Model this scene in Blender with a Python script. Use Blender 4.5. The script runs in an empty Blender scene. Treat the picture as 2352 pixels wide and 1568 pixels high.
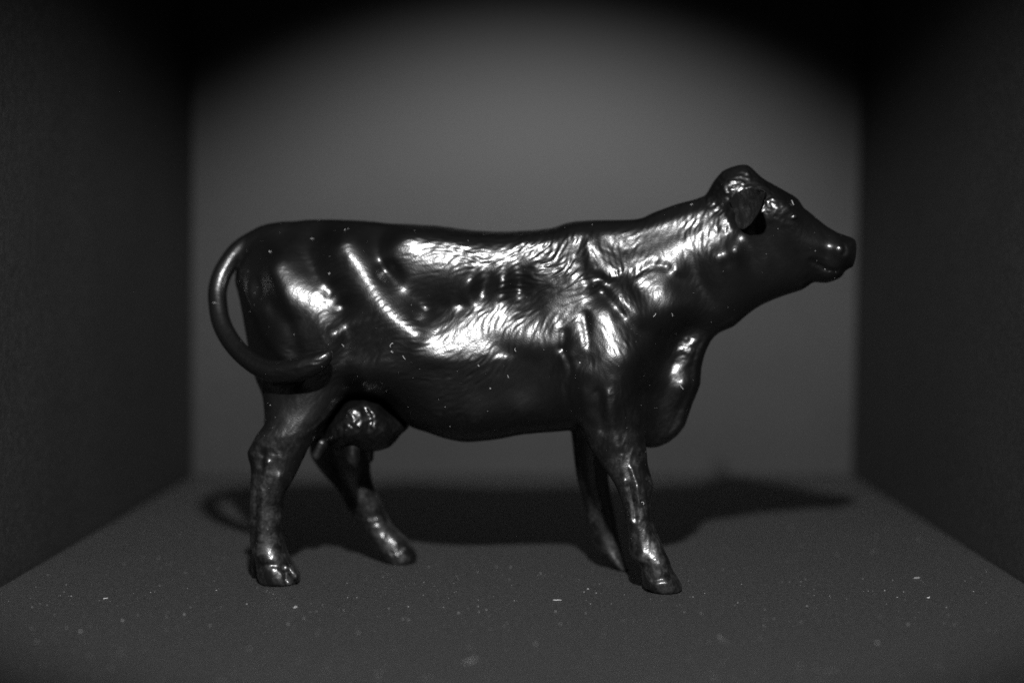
import bpy, bmesh, math
import numpy as np
from mathutils import Vector, Matrix

# ----------------------------------------------------------------- camera, light, exposure
scene = bpy.context.scene
MM = 0.001
D, H, FPX = 330.0, 59.2, 3782.0           # mm to the cow's midplane, mm camera height, focal length in 2352-px units
CX, CY = 1236.0, 637.0                    # vanishing point measured in the photograph
cam_d = bpy.data.cameras.new('camera'); cam = bpy.data.objects.new('camera', cam_d)
scene.collection.objects.link(cam); scene.camera = cam
cam.location = (0, -D * MM, H * MM); cam.rotation_euler = (math.radians(90), 0, 0)
cam_d.sensor_width = 36.0; cam_d.lens = FPX * 36.0 / 2352.0
cam_d.shift_x = -(CX - 1176.0) / 2352.0; cam_d.shift_y = -(784.0 - CY) / 2352.0
cam_d.clip_start = 0.01; cam_d.clip_end = 10.0
cam_d.dof.use_dof = True; cam_d.dof.focus_distance = 0.309; cam_d.dof.aperture_fstop = 6.6
cam_d.dof.aperture_blades = 7

world = bpy.data.worlds.new('World'); scene.world = world; world.use_nodes = True
world.node_tree.nodes['Background'].inputs[0].default_value = (1, 1, 1, 1)
world.node_tree.nodes['Background'].inputs[1].default_value = 0.028

lamp_d = bpy.data.lights.new('lamp', 'SPOT'); lamp = bpy.data.objects.new('lamp', lamp_d)
scene.collection.objects.link(lamp)
lamp.location = (0.004, -0.315, 0.235)
LAMP_AIM = Vector((-0.004, 0.064, 0.0))
lamp.rotation_euler = (LAMP_AIM - lamp.location).to_track_quat('-Z', 'Y').to_euler()
lamp_d.energy = 10.6; lamp_d.spot_size = math.radians(43.4); lamp_d.spot_blend = 0.50
lamp_d.shadow_soft_size = 0.006

scene.view_settings.view_transform = 'Standard'; scene.view_settings.look = 'None'
scene.view_settings.exposure = 0.0; scene.view_settings.gamma = 1.0
scene.view_settings.use_curve_mapping = False
scene.cycles.max_bounces = 6; scene.cycles.use_denoising = False; scene.cycles.sample_clamp_indirect = 2.0

rng = np.random.RandomState(7)
C = scene.collection

# ----------------------------------------------------------------- helpers
def at(px, py, dy=0.0):
    """photograph pixel (2352 wide) at depth dy mm behind the cow's midplane -> X, Z in mm"""
    k = (D + dy) / FPX
    return (px - CX) * k, H - (py - CY) * k

def midY(X):                               # the cow stands slightly turned, head towards us
    return -0.10 * (X + 15.0)

def tag(o, label=None, cat=None, group=None, kind=None):
    if label: o['label'] = label
    if cat: o['category'] = cat
    if group: o['group'] = group
    if kind: o['kind'] = kind
    return o

def link(name, me, mat, parent=None):
    if mat is not None and not me.materials: me.materials.append(mat)
    o = bpy.data.objects.new(name, me); C.objects.link(o)
    if parent is not None: o.parent = parent
    return o

def nt(mat):
    mat.use_nodes = True
    n = mat.node_tree; n.nodes.clear()
    out = n.nodes.new('ShaderNodeOutputMaterial'); b = n.nodes.new('ShaderNodeBsdfPrincipled')
    n.links.new(b.outputs[0], out.inputs[0])
    return n, b

def grey(v): return (v, v, v, 1)

# ----------------------------------------------------------------- materials
def mat_card(name, base, rough, spec, fleck=0.35, bump=0.00006, mottling=0.12):
    m = bpy.data.materials.new(name); n, b = nt(m)
    tc = n.nodes.new('ShaderNodeTexCoord')
    def noise(scale, detail=3, rough_=0.6):
        t = n.nodes.new('ShaderNodeTexNoise'); t.inputs['Scale'].default_value = scale
        t.inputs['Detail'].default_value = detail; t.inputs['Roughness'].default_value = rough_
        n.links.new(tc.outputs['Object'], t.inputs['Vector']); return t
    fine = noise(1150, 6, 0.82); mid = noise(420, 4, 0.65); big = noise(28, 3, 0.5)
    def ramp(src, lo, hi, a, c):
        r = n.nodes.new('ShaderNodeMapRange'); r.inputs[1].default_value = lo; r.inputs[2].default_value = hi
        r.inputs[3].default_value = a; r.inputs[4].default_value = c
        n.links.new(src.outputs[0], r.inputs[0]); return r
    def mul(a, c):
        x = n.nodes.new('ShaderNodeMath'); x.operation = 'MULTIPLY'
        n.links.new(a.outputs[0], x.inputs[0]); n.links.new(c.outputs[0], x.inputs[1]); return x
    r1 = ramp(fine, 0.36, 0.66, 1 - fleck, 1 + fleck * 1.3); r2 = ramp(mid, 0.3, 0.7, 1 - fleck * .5, 1 + fleck * .5)
    r3 = ramp(big, 0.3, 0.7, 1 - mottling, 1 + mottling)
    x = mul(mul(r1, r2), r3)
    s = n.nodes.new('ShaderNodeMath'); s.operation = 'MULTIPLY'; s.inputs[1].default_value = base
    n.links.new(x.outputs[0], s.inputs[0])
    n.links.new(s.outputs[0], b.inputs['Base Color'])
    b.inputs['Roughness'].default_value = rough; b.inputs['Specular IOR Level'].default_value = spec
    bp = n.nodes.new('ShaderNodeBump'); bp.inputs['Distance'].default_value = bump; bp.inputs['Strength'].default_value = 1.0
    n.links.new(x.outputs[0], bp.inputs['Height']); n.links.new(bp.outputs[0], b.inputs['Normal'])
    return m

def mat_plastic(name, base=0.0026, rough=0.38, spec=0.38, bump=0.00003, coat=.6, film=0.018, film_top=0.036):
    """glossy black plastic; low down (legs, hooves) handled and dusty, with a patchy dull film"""
    m = bpy.data.materials.new(name); n, b = nt(m)
    geo = n.nodes.new('ShaderNodeNewGeometry')
    def noise(scale, detail, rg=.6):
        t = n.nodes.new('ShaderNodeTexNoise'); t.inputs['Scale'].default_value = scale; t.inputs['Detail'].default_value = detail
        t.inputs['Roughness'].default_value = rg
        n.links.new(geo.outputs['Position'], t.inputs['Vector']); return t
    def rng_(src, lo, hi, a, c):
        r = n.nodes.new('ShaderNodeMapRange'); r.inputs[1].default_value = lo; r.inputs[2].default_value = hi
        r.inputs[3].default_value = a; r.inputs[4].default_value = c
        n.links.new(src, r.inputs[0]); return r.outputs[0]
    def op(kind, a, c):
        x = n.nodes.new('ShaderNodeMath'); x.operation = kind
        for k, v in enumerate((a, c)):
            if isinstance(v, (int, float)): x.inputs[k].default_value = v
            else: n.links.new(v, x.inputs[k])
        return x.outputs[0]
    grain = noise(3200, 2)
    bp = n.nodes.new('ShaderNodeBump'); bp.inputs['Distance'].default_value = bump; bp.inputs['Strength'].default_value = 1.0
    n.links.new(grain.outputs[0], bp.inputs['Height']); n.links.new(bp.outputs[0], b.inputs['Normal'])
    sep = n.nodes.new('ShaderNodeSeparateXYZ'); n.links.new(geo.outputs['Position'], sep.inputs[0])
    low = rng_(sep.outputs[2], film_top, film_top * .45, 0, 1)
    patch = rng_(noise(210, 6, .75).outputs[0], .45, .60, 0, 1)
    speck = rng_(noise(1500, 2).outputs[0], .35, .7, .35, 1.5)
    f = op('MULTIPLY', op('MULTIPLY', low, patch), speck)
    n.links.new(op('ADD', op('MULTIPLY', f, film), base), b.inputs['Base Color'])
    rr = rng_(noise(160, 4).outputs[0], .3, .7, rough - .05, rough + .06)
    n.links.new(op('ADD', rr, op('MULTIPLY', f, .10)), b.inputs['Roughness'])
    b.inputs['Specular IOR Level'].default_value = spec
    b.inputs['Coat Weight'].default_value = coat; b.inputs['Coat Roughness'].default_value = .225
    n.links.new(bp.outputs[0], b.inputs['Coat Normal'])
    return m

def mat_plain(name, base, rough=0.8, spec=0.3):
    m = bpy.data.materials.new(name); n, b = nt(m)
    tc = n.nodes.new('ShaderNodeTexCoord'); t = n.nodes.new('ShaderNodeTexNoise'); t.inputs['Scale'].default_value = 900
    n.links.new(tc.outputs['Object'], t.inputs['Vector'])
    r = n.nodes.new('ShaderNodeMapRange'); r.inputs[3].default_value = base * .6; r.inputs[4].default_value = base * 1.4
    n.links.new(t.outputs[0], r.inputs[0]); n.links.new(r.outputs[0], b.inputs['Base Color'])
    b.inputs['Roughness'].default_value = rough; b.inputs['Specular IOR Level'].default_value = spec
    return m

M_FLOOR = mat_card('black_card_floor', 0.027, 0.56, 0.75, fleck=0.85, bump=0.0006)
M_BACK = mat_card('black_card_back', 0.021, 0.48, 0.36, fleck=0.2, bump=0.00003)
M_SIDE = mat_card('black_card_side', 0.016, 0.60, 0.45, fleck=0.6, bump=0.00008)
M_COW = mat_plastic('black_gloss_plastic')
M_EAR = mat_plastic('black_plastic_dulled', base=0.009, rough=0.48, coat=.15, film=0.024, film_top=0.30)
M_DUST = mat_plain('pale_dust', 0.27)
M_LINT = mat_plain('white_lint', 0.42)

# ----------------------------------------------------------------- the box
WALL_Y = D * 679.0 / 450.0 - D             # mm behind the midplane
XL, _ = at(444, 1000, WALL_Y); XR, _ = at(1956, 1000, WALL_Y)
def slab(name, x0, x1, y0, y1, z0, z1, mat, lean=0.0):
    bm = bmesh.new()
    vs = [bm.verts.new(((x + (lean * z if lean else 0)) * MM, y * MM, z * MM)) for z in (z0, z1) for y in (y0, y1) for x in (x0, x1)]
    for f in ((0, 2, 3, 1), (4, 5, 7, 6), (0, 1, 5, 4), (2, 6, 7, 3), (0, 4, 6, 2), (1, 3, 7, 5)):
        bm.faces.new([vs[i] for i in f])
    bmesh.ops.bevel(bm, geom=bm.edges[:], offset=0.0003, segments=2, affect='EDGES')
    me = bpy.data.meshes.new(name); bm.to_mesh(me); bm.free()
    return tag(link(name, me, mat), kind='structure')
FRONT = -250.0
slab('floor', XL + 1.2, XR - 0.5, FRONT, WALL_Y - 0.3, -3, 0, M_FLOOR)
slab('back_wall', XL - 3, XR + 10, WALL_Y, WALL_Y + 3, -3, 260, M_BACK)
slab('left_wall', XL - 3, XL, FRONT, WALL_Y - 0.3, -3, 260, M_SIDE)
slab('right_wall', XR, XR + 3, FRONT, WALL_Y - 0.3, -3, 260, M_SIDE, lean=0.022)
slab('base_board', XL - 30, XR + 30, FRONT - 20, WALL_Y + 30, -7, -3.3, M_SIDE)

# ----------------------------------------------------------------- implicit modelling tools
def surface_nets(F, org, h):
    """zero surface of F (positive inside) on a regular grid -> vertices, quads"""
    S = F > 0
    s8 = S[:-1, :-1, :-1].astype(np.int8)
    for dx in (0, 1):
        for dy in (0, 1):
            for dz in (0, 1):
                if dx + dy + dz:
                    s8 = s8 + S[dx:S.shape[0] - 1 + dx, dy:S.shape[1] - 1 + dy, dz:S.shape[2] - 1 + dz]
    act = (s8 > 0) & (s8 < 8)
    I = np.argwhere(act)
    idx = np.full(act.shape, -1, np.int64); idx[act] = np.arange(len(I))
    acc = np.zeros((len(I), 3)); cnt = np.zeros(len(I))
    corners = [(a, b, c) for a in (0, 1) for b in (0, 1) for c in (0, 1)]
    val = {c: F[I[:, 0] + c[0], I[:, 1] + c[1], I[:, 2] + c[2]] for c in corners}
    for c in corners:
        for ax in range(3):
            if c[ax] == 0:
                d = list(c); d[ax] = 1; d = tuple(d)
                a, b = val[c], val[d]; m = (a > 0) != (b > 0)
                t = np.where(m, a / np.where(m, a - b, 1), 0)
                p = np.array(c, float)[None, :].repeat(len(I), 0); p[:, ax] += t
                acc[m] += p[m]; cnt[m] += 1
    V = (I + acc / cnt[:, None]) * h + np.array(org)
    Q = []
    for ax in range(3):
        a1, a2 = (ax + 1) % 3, (ax + 2) % 3
        sl0 = [slice(None)] * 3; sl1 = [slice(None)] * 3
        sl0[ax] = slice(0, -1); sl1[ax] = slice(1, None)
        A, B = S[tuple(sl0)], S[tuple(sl1)]
        for flip, mask in ((False, A & ~B), (True, ~A & B)):
            e = np.argwhere(mask)
            e = e[(e[:, a1] > 0) & (e[:, a2] > 0) & (e[:, a1] < F.shape[a1] - 1) & (e[:, a2] < F.shape[a2] - 1)]
            q = []
            for o1, o2 in ((-1, -1), (0, -1), (0, 0), (-1, 0)):
                g = e.copy(); g[:, a1] += o1; g[:, a2] += o2
                q.append(idx[g[:, 0], g[:, 1], g[:, 2]])
            q = np.stack(q, 1)
            if flip: q = q[:, ::-1]
            Q.append(q)
    return V, np.concatenate(Q)

def smooth(V, Q, it=6, lam=0.5, mu=-0.52):
    E = np.concatenate([Q[:, [0, 1]], Q[:, [1, 2]], Q[:, [2, 3]], Q[:, [3, 0]]])
    E = np.concatenate([E, E[:, ::-1]]); n = len(V)
    deg = np.bincount(E[:, 0], minlength=n)[:, None].astype(float)
    for k in range(it):
        for f in (lam, mu):
            L = np.stack([np.bincount(E[:, 0], V[E[:, 1], a], n) for a in range(3)], 1) / deg - V
            V = V + f * L
    return V

def smin(a, b, k):                         # smooth union of "positive inside" fields
    h = np.clip(0.5 + 0.5 * (a - b) / k, 0, 1)
    return b * (1 - h) + a * h + k * h * (1 - h)

def make_mesh(name, V, Q):
    me = bpy.data.meshes.new(name)
    me.vertices.add(len(V)); me.vertices.foreach_set('co', np.ascontiguousarray(V, np.float32).ravel())
    me.loops.add(Q.size); me.loops.foreach_set('vertex_index', np.ascontiguousarray(Q, np.int32).ravel())
    k = Q.shape[1]
    me.polygons.add(len(Q)); me.polygons.foreach_set('loop_start', np.arange(0, Q.size, k, dtype=np.int32))
    me.polygons.foreach_set('use_smooth', np.ones(len(Q), bool))
    me.update(calc_edges=True); me.validate()
    return me

def tps(P, val, G, reg=1e-3):
    def phi(r2): return 0.5 * r2 * np.log(r2 + 1e-9)
    n = len(P)
    K = phi(((P[:, None] - P[None]) ** 2).sum(-1)) + reg * np.eye(n)
    A = np.zeros((n + 3, n + 3)); A[:n, :n] = K
    A[:n, n] = 1; A[:n, n + 1:] = P; A[n, :n] = 1; A[n + 1:, :n] = P.T
    w = np.linalg.solve(A, np.concatenate([val, np.zeros(3)]))
    out = np.empty(len(G))
    for s in range(0, len(G), 20000):
        g = G[s:s + 20000]
        out[s:s + 20000] = phi(((g[:, None] - P[None]) ** 2).sum(-1)) @ w[:n] + w[n] + g @ w[n + 1:]
    return out

def poly_dist(G, P):
    """signed distance (positive inside) of points G to closed polygon P"""
    d2 = np.full(len(G), 1e9); ins = np.zeros(len(G), bool)
    for a, b in zip(P, np.roll(P, -1, 0)):
        ab = b - a; t = np.clip(((G - a) @ ab) / (ab @ ab + 1e-12), 0, 1)
        d2 = np.minimum(d2, ((G - a - t[:, None] * ab) ** 2).sum(1))
        c = (a[1] > G[:, 1]) != (b[1] > G[:, 1])
        with np.errstate(divide='ignore', invalid='ignore'):
            xi = (b[0] - a[0]) * (G[:, 1] - a[1]) / (b[1] - a[1]) + a[0]
        ins ^= c & (G[:, 0] < xi)
    return np.where(ins, 1, -1) * np.sqrt(d2)

def catmull(pts, step):
    """resample a polyline (n, k) as a Catmull-Rom spline"""
    P = np.array(pts, float); P = np.vstack([2 * P[0] - P[1], P, 2 * P[-1] - P[-2]])
    out = []
    for i in range(1, len(P) - 2):
        n = max(1, int(np.linalg.norm((P[i + 1] - P[i])[:2]) / step))
        for t in np.arange(n) / n:
            a, b, c, d = P[i - 1], P[i], P[i + 1], P[i + 2]
            out.append(.5 * (2 * b + (c - a) * t + (2 * a - 5 * b + 4 * c - d) * t * t + (3 * b - a - 3 * c + d) * t ** 3))
    out.append(P[-2])
    return np.array(out)

# ----------------------------------------------------------------- the toy cow: outline and half-widths read off the photograph
def xz(px, py, off=0.0):
    """a point of the cow seen at that pixel, off mm in front of its (turned) middle plane"""
    X, Z = at(px, py, 0)
    for _ in range(3): X, Z = at(px, py, midY(X) - off)
    return X, Z

OUT = [  # outline of trunk, neck, head and dewlap; third value 1 = open edge, where a leg joins
 (556,600,0),(575,560,0),(600,528,0),(630,516,0),(660,511,0),(700,505,0),(770,504,0),(850,508,0),(900,513,0),(1000,518,0),(1100,530,0),(1180,531,0),
 (1265,524,0),(1300,512,0),(1350,506,0),(1460,503,0),(1500,488,0),(1555,468,0),(1595,458,0),(1619,449,0),(1637,419,0),(1658,394,0),
 (1673,386,0),(1697,379,0),(1718,379,0),(1730,389,0),(1754,411,0),(1779,425,0),(1807,441.6,0),(1828.6,454.5,0),(1838,465,0),(1843.7,476,0),
 (1861,489,0),(1880,505,0),(1895.5,517,0),(1925.5,535,0),(1955.5,545,0),(1963,550,0),(1966,561,0),(1964.5,591,0),(1958,613,0),
 (1946,619,0),(1939,624,0),(1936,632,0),(1929,639,0),(1917,644,0),(1900,650,0),(1887,650,0),(1871.5,648,0),(1861,652,0),(1855,658,0),
 (1839,667,0),(1807,677,0),(1775,689,0),(1745,703,0),(1721,719,0),(1703,734,0),(1685,750,0),(1652,764,0),(1631.6,784.6,0),(1616.5,820,0),
 (1611,845,0),(1609,878,0),(1604,895,0),(1591,926,0),(1581,956,0),(1573.6,976,0),(1556,999,0),(1538,1014,0),(1513,1025,0),(1485,1027,0),
 (1470,1010,1),(1440,1000,1),(1370,990,1),
 (1320,988,0),(1280,990,0),(1200,997,0),(1140,1008,0),(1070,1014,0),(1020,1005,0),(985,993,0),(940,977,0),(905,945,0),(873,922,0),(838,918,0),
 (800,908,1),(770,942,1),(742,970,1),(700,990,1),(615,985,1),
 (609,955,0),(604,908,0),(587,866,0),(571.6,800,0),(565.6,764,0),(550.6,686,0),(540,645,0),(544,622,0)]

W = [  # half-widths in mm
 (620,560,5.5),(600,640,8.5),(575,700,6.5),(600,760,9.5),(605,820,8.8),(640,870,11.5),(565,640,4.6),
 (660,545,5.0),(740,540,6.2),(740,580,10.2),(800,560,10.8),(802,590,13.6),(760,640,12.4),
 (690,690,14.2),(720,780,16.0),(700,860,15.8),(680,930,14.2),(640,700,12.2),(780,720,13.8),(800,800,15.2),(840,870,14.5),
 (850,560,8.6),(880,560,8.2),(880,620,10.6),(886,680,12.9),(888,720,14.4),(895,770,15.7),(880,840,16.2),
 (945,550,9.8),(945,575,12.4),(950,610,13.3),(955,660,12.9),(958,710,13.0),
 (1000,560,10.6),(1000,580,12.6),(1000,605,13.6),(1000,650,13.15),(1000,695,12.9),(1000,730,13.5),(1000,765,14.6),(1000,800,15.7),(1000,840,15.5),(1000,900,14.3),(1000,950,12.5),
 (1100,565,10.3),(1100,585,12.1),(1100,608,13.1),(1100,650,12.6),(1100,685,12.4),(1100,712,13.0),(1100,750,14.2),(1100,790,15.3),(1100,835,15.1),(1100,900,13.9),(1100,960,12.4),
 (1150,700,12.4),(1150,740,13.6),(1150,770,14.4),(1150,795,14.8),(1150,830,14.7),(1150,880,13.8),
 (1200,560,10.2),(1200,578,11.7),(1200,600,12.6),(1200,650,12.1),(1200,695,12.0),(1200,735,12.9),(1200,770,13.8),(1200,795,14.0),(1200,840,13.6),(1200,900,12.8),(1200,950,12.0),
 (1270,700,13.0),(1270,760,14.3),(1270,850,14.0),(1270,930,12.4),
 (1330,545,9.2),(1330,600,12.0),(1320,680,13.8),(1310,760,15.3),(1340,850,16.5),(1390,640,12.2),(1400,720,14.0),(1400,800,16.0),(1380,900,16.5),(1400,960,15.5),
 (1450,850,15.5),(1450,950,13.0),(1460,780,13.8),
 (1430,545,7.2),(1430,590,9.8),(1500,540,6.8),(1500,590,9.4),(1500,660,11.2),(1500,740,11.8),(1560,520,5.6),(1560,570,8.4),(1560,640,10.0),(1560,720,9.5),
 (1620,500,6.0),(1620,560,8.3),(1640,640,8.8),(1640,710,6.4),(1560,790,6.6),
 (1500,850,9.0),(1540,850,5.2),(1580,820,4.4),(1585,880,3.6),(1550,920,4.2),(1530,980,4.2),(1500,980,6.0),(1490,910,8.0),
 (1700,410,5.2),(1690,440,6.8),(1740,470,7.6),(1790,452,6.8),(1800,480,8.1),(1822,498,8.1),(1760,540,8.1),(1760,600,8.4),(1740,660,6.0),(1800,590,7.3),(1800,640,5.6),
 (1850,530,5.9),(1850,580,6.0),(1850,625,4.6),(1900,560,4.7),(1900,590,4.8),(1930,565,4.9),(1945,585,4.7),(1920,612,4.4),(1900,633,3.3),(1700,640,8.0),(1700,560,8.2),(1680,700,5.6)]

STROKES = [  # muscle and fold relief: points, width px, height mm
 ([(796,562),(815,592),(840,632),(870,682),(910,728),(955,765)], 17, 1.15),
 ([(803,572)], 26, .8),
 ([(640,612),(675,660),(715,690),(765,752)], 24, 1.0),
 ([(665,740),(685,790),(690,830)], 11, -.7),
 ([(600,690),(630,750),(650,800)], 16, .6),
 ([(620,650),(650,720),(668,760)], 12, -.5),
 ([(575,625),(580,660)], 10, .4),
 ([(1335,545)], 24, .95),
 ([(1300,540),(1290,590),(1292,640)], 14, -.55),
 ([(1352,560),(1356,600),(1362,640),(1390,676),(1425,720)], 11, -1.2),
 ([(1366,566),(1392,603),(1416,622)], 10, .85),
 ([(1371,622),(1404,637),(1427,628)], 7, -.6),
 ([(1425,680),(1452,716),(1466,745)], 13, .75),
 ([(1452,640),(1468,672),(1480,700)], 14, -1.0),
 ([(1480,643),(1512,672)], 13, .8),
 ([(1462,630),(1500,610),(1535,612)], 8, -.75),
 ([(1416,575),(1480,572),(1545,545),(1600,515)], 11, -.40),
 ([(1480,545),(1560,515),(1625,500)], 13, .35),
 ([(1490,595),(1560,575),(1620,560)], 14, .40),
 ([(1312,640),(1300,700),(1280,745)], 14, .5),
 ([(1330,750),(1336,775)], 13, .9),
 ([(1344,722),(1350,790)], 7, -.7),
 ([(1398,742),(1406,798)], 20, .9),
 ([(1296,764),(1292,800)], 9, -1.0),
 ([(1292,800),(1310,848),(1301,890),(1308,940)], 5, -.55),
 ([(1275,752)], 14, .6),
 ([(1590,800)], 12, .5),([(1565,860)], 12, .5),([(1583,828),(1560,838)], 7, -.35),([(1562,935)], 12, .3),
 ([(1475,900),(1473,961),(1484,1011)], 7, -1.2),
 ([(1530,780),(1510,840),(1490,900)], 14, -.9),
 ([(1690,418)], 16, .7),([(1690,446),(1720,444)], 6, -.4),
 ([(1784,470)], 10, .7),([(1777,503)], 5, .35),([(1800,490),(1822,484),(1842,496)], 5, .35),([(1805,508),(1826,514),(1842,506)], 4, .25),
 ([(1640,500),(1655,530),(1680,600)], 9, -.5),([(1665,500),(1672,520)], 8, .7),
 ([(1880,596),(1906,612),(1926,620),(1944,623)], 3.2, -.9),
 ([(1870,590),(1890,588),(1920,596)], 7, .35),
 ([(1958,562),(1961,574),(1955,582)], 3.5, -.9),
 ([(1700,735),(1680,745)], 8, .3),([(1760,520),(1790,600),(1770,660)], 12, -.25),
]

h0 = 0.37
gx = np.arange(-68, 68, h0); gz = np.arange(-2, 86, h0)
GX, GZ = np.meshgrid(gx, gz, indexing='ij'); G2 = np.stack([GX.ravel(), GZ.ravel()], 1)

def dense(poly, step):
    P = []
    for a, b in zip(poly, poly[1:] + poly[:1]):
        n = max(1, int(math.hypot(b[0] - a[0], b[1] - a[1]) / step))
        for t in np.arange(n) / n:
            P.append((a[0] + (b[0] - a[0]) * t, a[1] + (b[1] - a[1]) * t, max(a[2], b[2] if t > 0 else 0)))
    return P
def smooth_closed(poly, step):
    """closed Catmull-Rom through the outline"""
    n = len(poly); P = np.array([p[:2] for p in poly], float); out = []
    for i in range(n):
        a, b, c, d = P[i - 1], P[i], P[(i + 1) % n], P[(i + 2) % n]
        fl = 1 if (poly[i][2] and poly[(i + 1) % n][2]) else 0
        m = max(1, int(np.linalg.norm(c - b) / step))
        for t in np.arange(m) / m:
            p = .5 * (2 * b + (c - a) * t + (2 * a - 5 * b + 4 * c - d) * t * t + (3 * b - a - 3 * c + d) * t ** 3)
            out.append((p[0], p[1], fl))
    return out

outl = smooth_closed(OUT, 14)
PB = np.array([xz(a, b) for a, b, c in outl]); fl = np.array([c for _, _, c in outl])
PW = np.array([xz(a, b, w * .9) for a, b, w in W]); VW = np.array([w for _, _, w in W])
ctrl = np.vstack([PB[fl == 0], PW]); cval = np.concatenate([np.zeros((fl == 0).sum()), VW ** 2])
U = tps(ctrl, cval, G2, reg=.6)
sd = poly_dist(G2, PB)
U = np.where(sd > 0, np.maximum(U, 8.0 * np.minimum(sd, 1.5)), 12.0 * sd).reshape(GX.shape)

def stroke_map(strokes, X, Z, off=13.0):
    """sum of soft ridges and furrows drawn along polylines"""
    R = np.zeros_like(X)
    for pts, wpx, amp in strokes:
        P = np.array([xz(a, b, off) for a, b in pts]); s = wpx * (D - off) / FPX
        if len(P) == 1:
            d2 = (X - P[0, 0]) ** 2 + (Z - P[0, 1]) ** 2
        else:
            P = catmull(P, 0.6); d2 = np.full(X.shape, 1e9)
            lo = P.min(0) - 4 * s; hi = P.max(0) + 4 * s
            m = (X > lo[0]) & (X < hi[0]) & (Z > lo[1]) & (Z < hi[1])
            xs, zs = X[m], Z[m]; dd = np.full(xs.shape, 1e9)
            for a, b in zip(P[:-1], P[1:]):
                ab = b - a; t = np.clip(((xs - a[0]) * ab[0] + (zs - a[1]) * ab[1]) / (ab @ ab + 1e-12), 0, 1)
                dd = np.minimum(dd, (xs - a[0] - t * ab[0]) ** 2 + (zs - a[1] - t * ab[1]) ** 2)
            d2[m] = dd
        R += amp * np.exp(-.5 * d2 / s ** 2)
    return R
REL = stroke_map(STROKES, GX, GZ)
wmap = np.sqrt(np.maximum(U, 0))
fade = np.clip((wmap - 1.5) / 3.0, 0, 1)
U = np.where(U > 0, np.maximum(wmap + REL * fade * .55, .2 * wmap) ** 2, U)

GLINTS = [  # where the flank catches the lamp: points, half-width px, strength
 ([(945,568),(990,585),(1050,586)], 24, 1.0),([(1070,588),(1120,592),(1170,586),(1215,572),(1258,558)], 17, .8),([(955,620)], 12, .4),([(928,665)], 12, .3),
 ([(1012,790),(1060,774),(1095,750),(1145,735)], 25, 1.0),([(1080,800),(1112,790)], 18, .8),([(1175,750),(1240,762)], 20, .65),([(1275,735),(1275,770)], 11, 1.0),
 ([(1323,549)], 17, .95),([(1255,625),(1295,640),(1330,660)], 20, .35),([(1285,705),(1330,690)], 17, .55),([(1302,590),(1320,640)], 14, .65),([(1312,660),(1292,700),(1278,735)], 12, .7),
 ([(1318,722),(1330,760),(1346,788)], 10, .95),([(1388,732),(1398,765),(1410,806)], 16, .95),([(1368,572),(1393,604),(1415,622)], 10, .9),([(1420,675),(1452,714)], 9, .7),
 ([(1405,548),(1450,545),(1490,525),(1560,505),(1620,492)], 15, .8),([(1470,610),(1515,593),(1570,565),(1630,542),(1655,530)], 19, .85),([(1430,625),(1470,612)], 10, .5),
 ([(1480,643),(1510,660),(1521,684)], 13, .95),
 ([(797,570),(815,595),(840,635),(870,685)], 12, .85),([(870,685),(905,725),(955,764)], 10, 1.0),
 ([(642,618),(665,655)], 12, .5),([(678,666),(705,682),(738,702)], 17, 1.0),([(742,722),(756,738)], 12, .45),
 ([(570,655),(575,690)], 7, .35),([(612,706)], 9, .35),([(662,812)], 6, .5),
 ([(1597,785),(1580,815)], 11, .8),([(1560,850),(1570,882)], 11, .8),([(1698,425)], 12, .9),([(1784,470)], 10, 1.0),([(1660,508)], 7, .7),([(1590,690)], 5, .0)]

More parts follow.
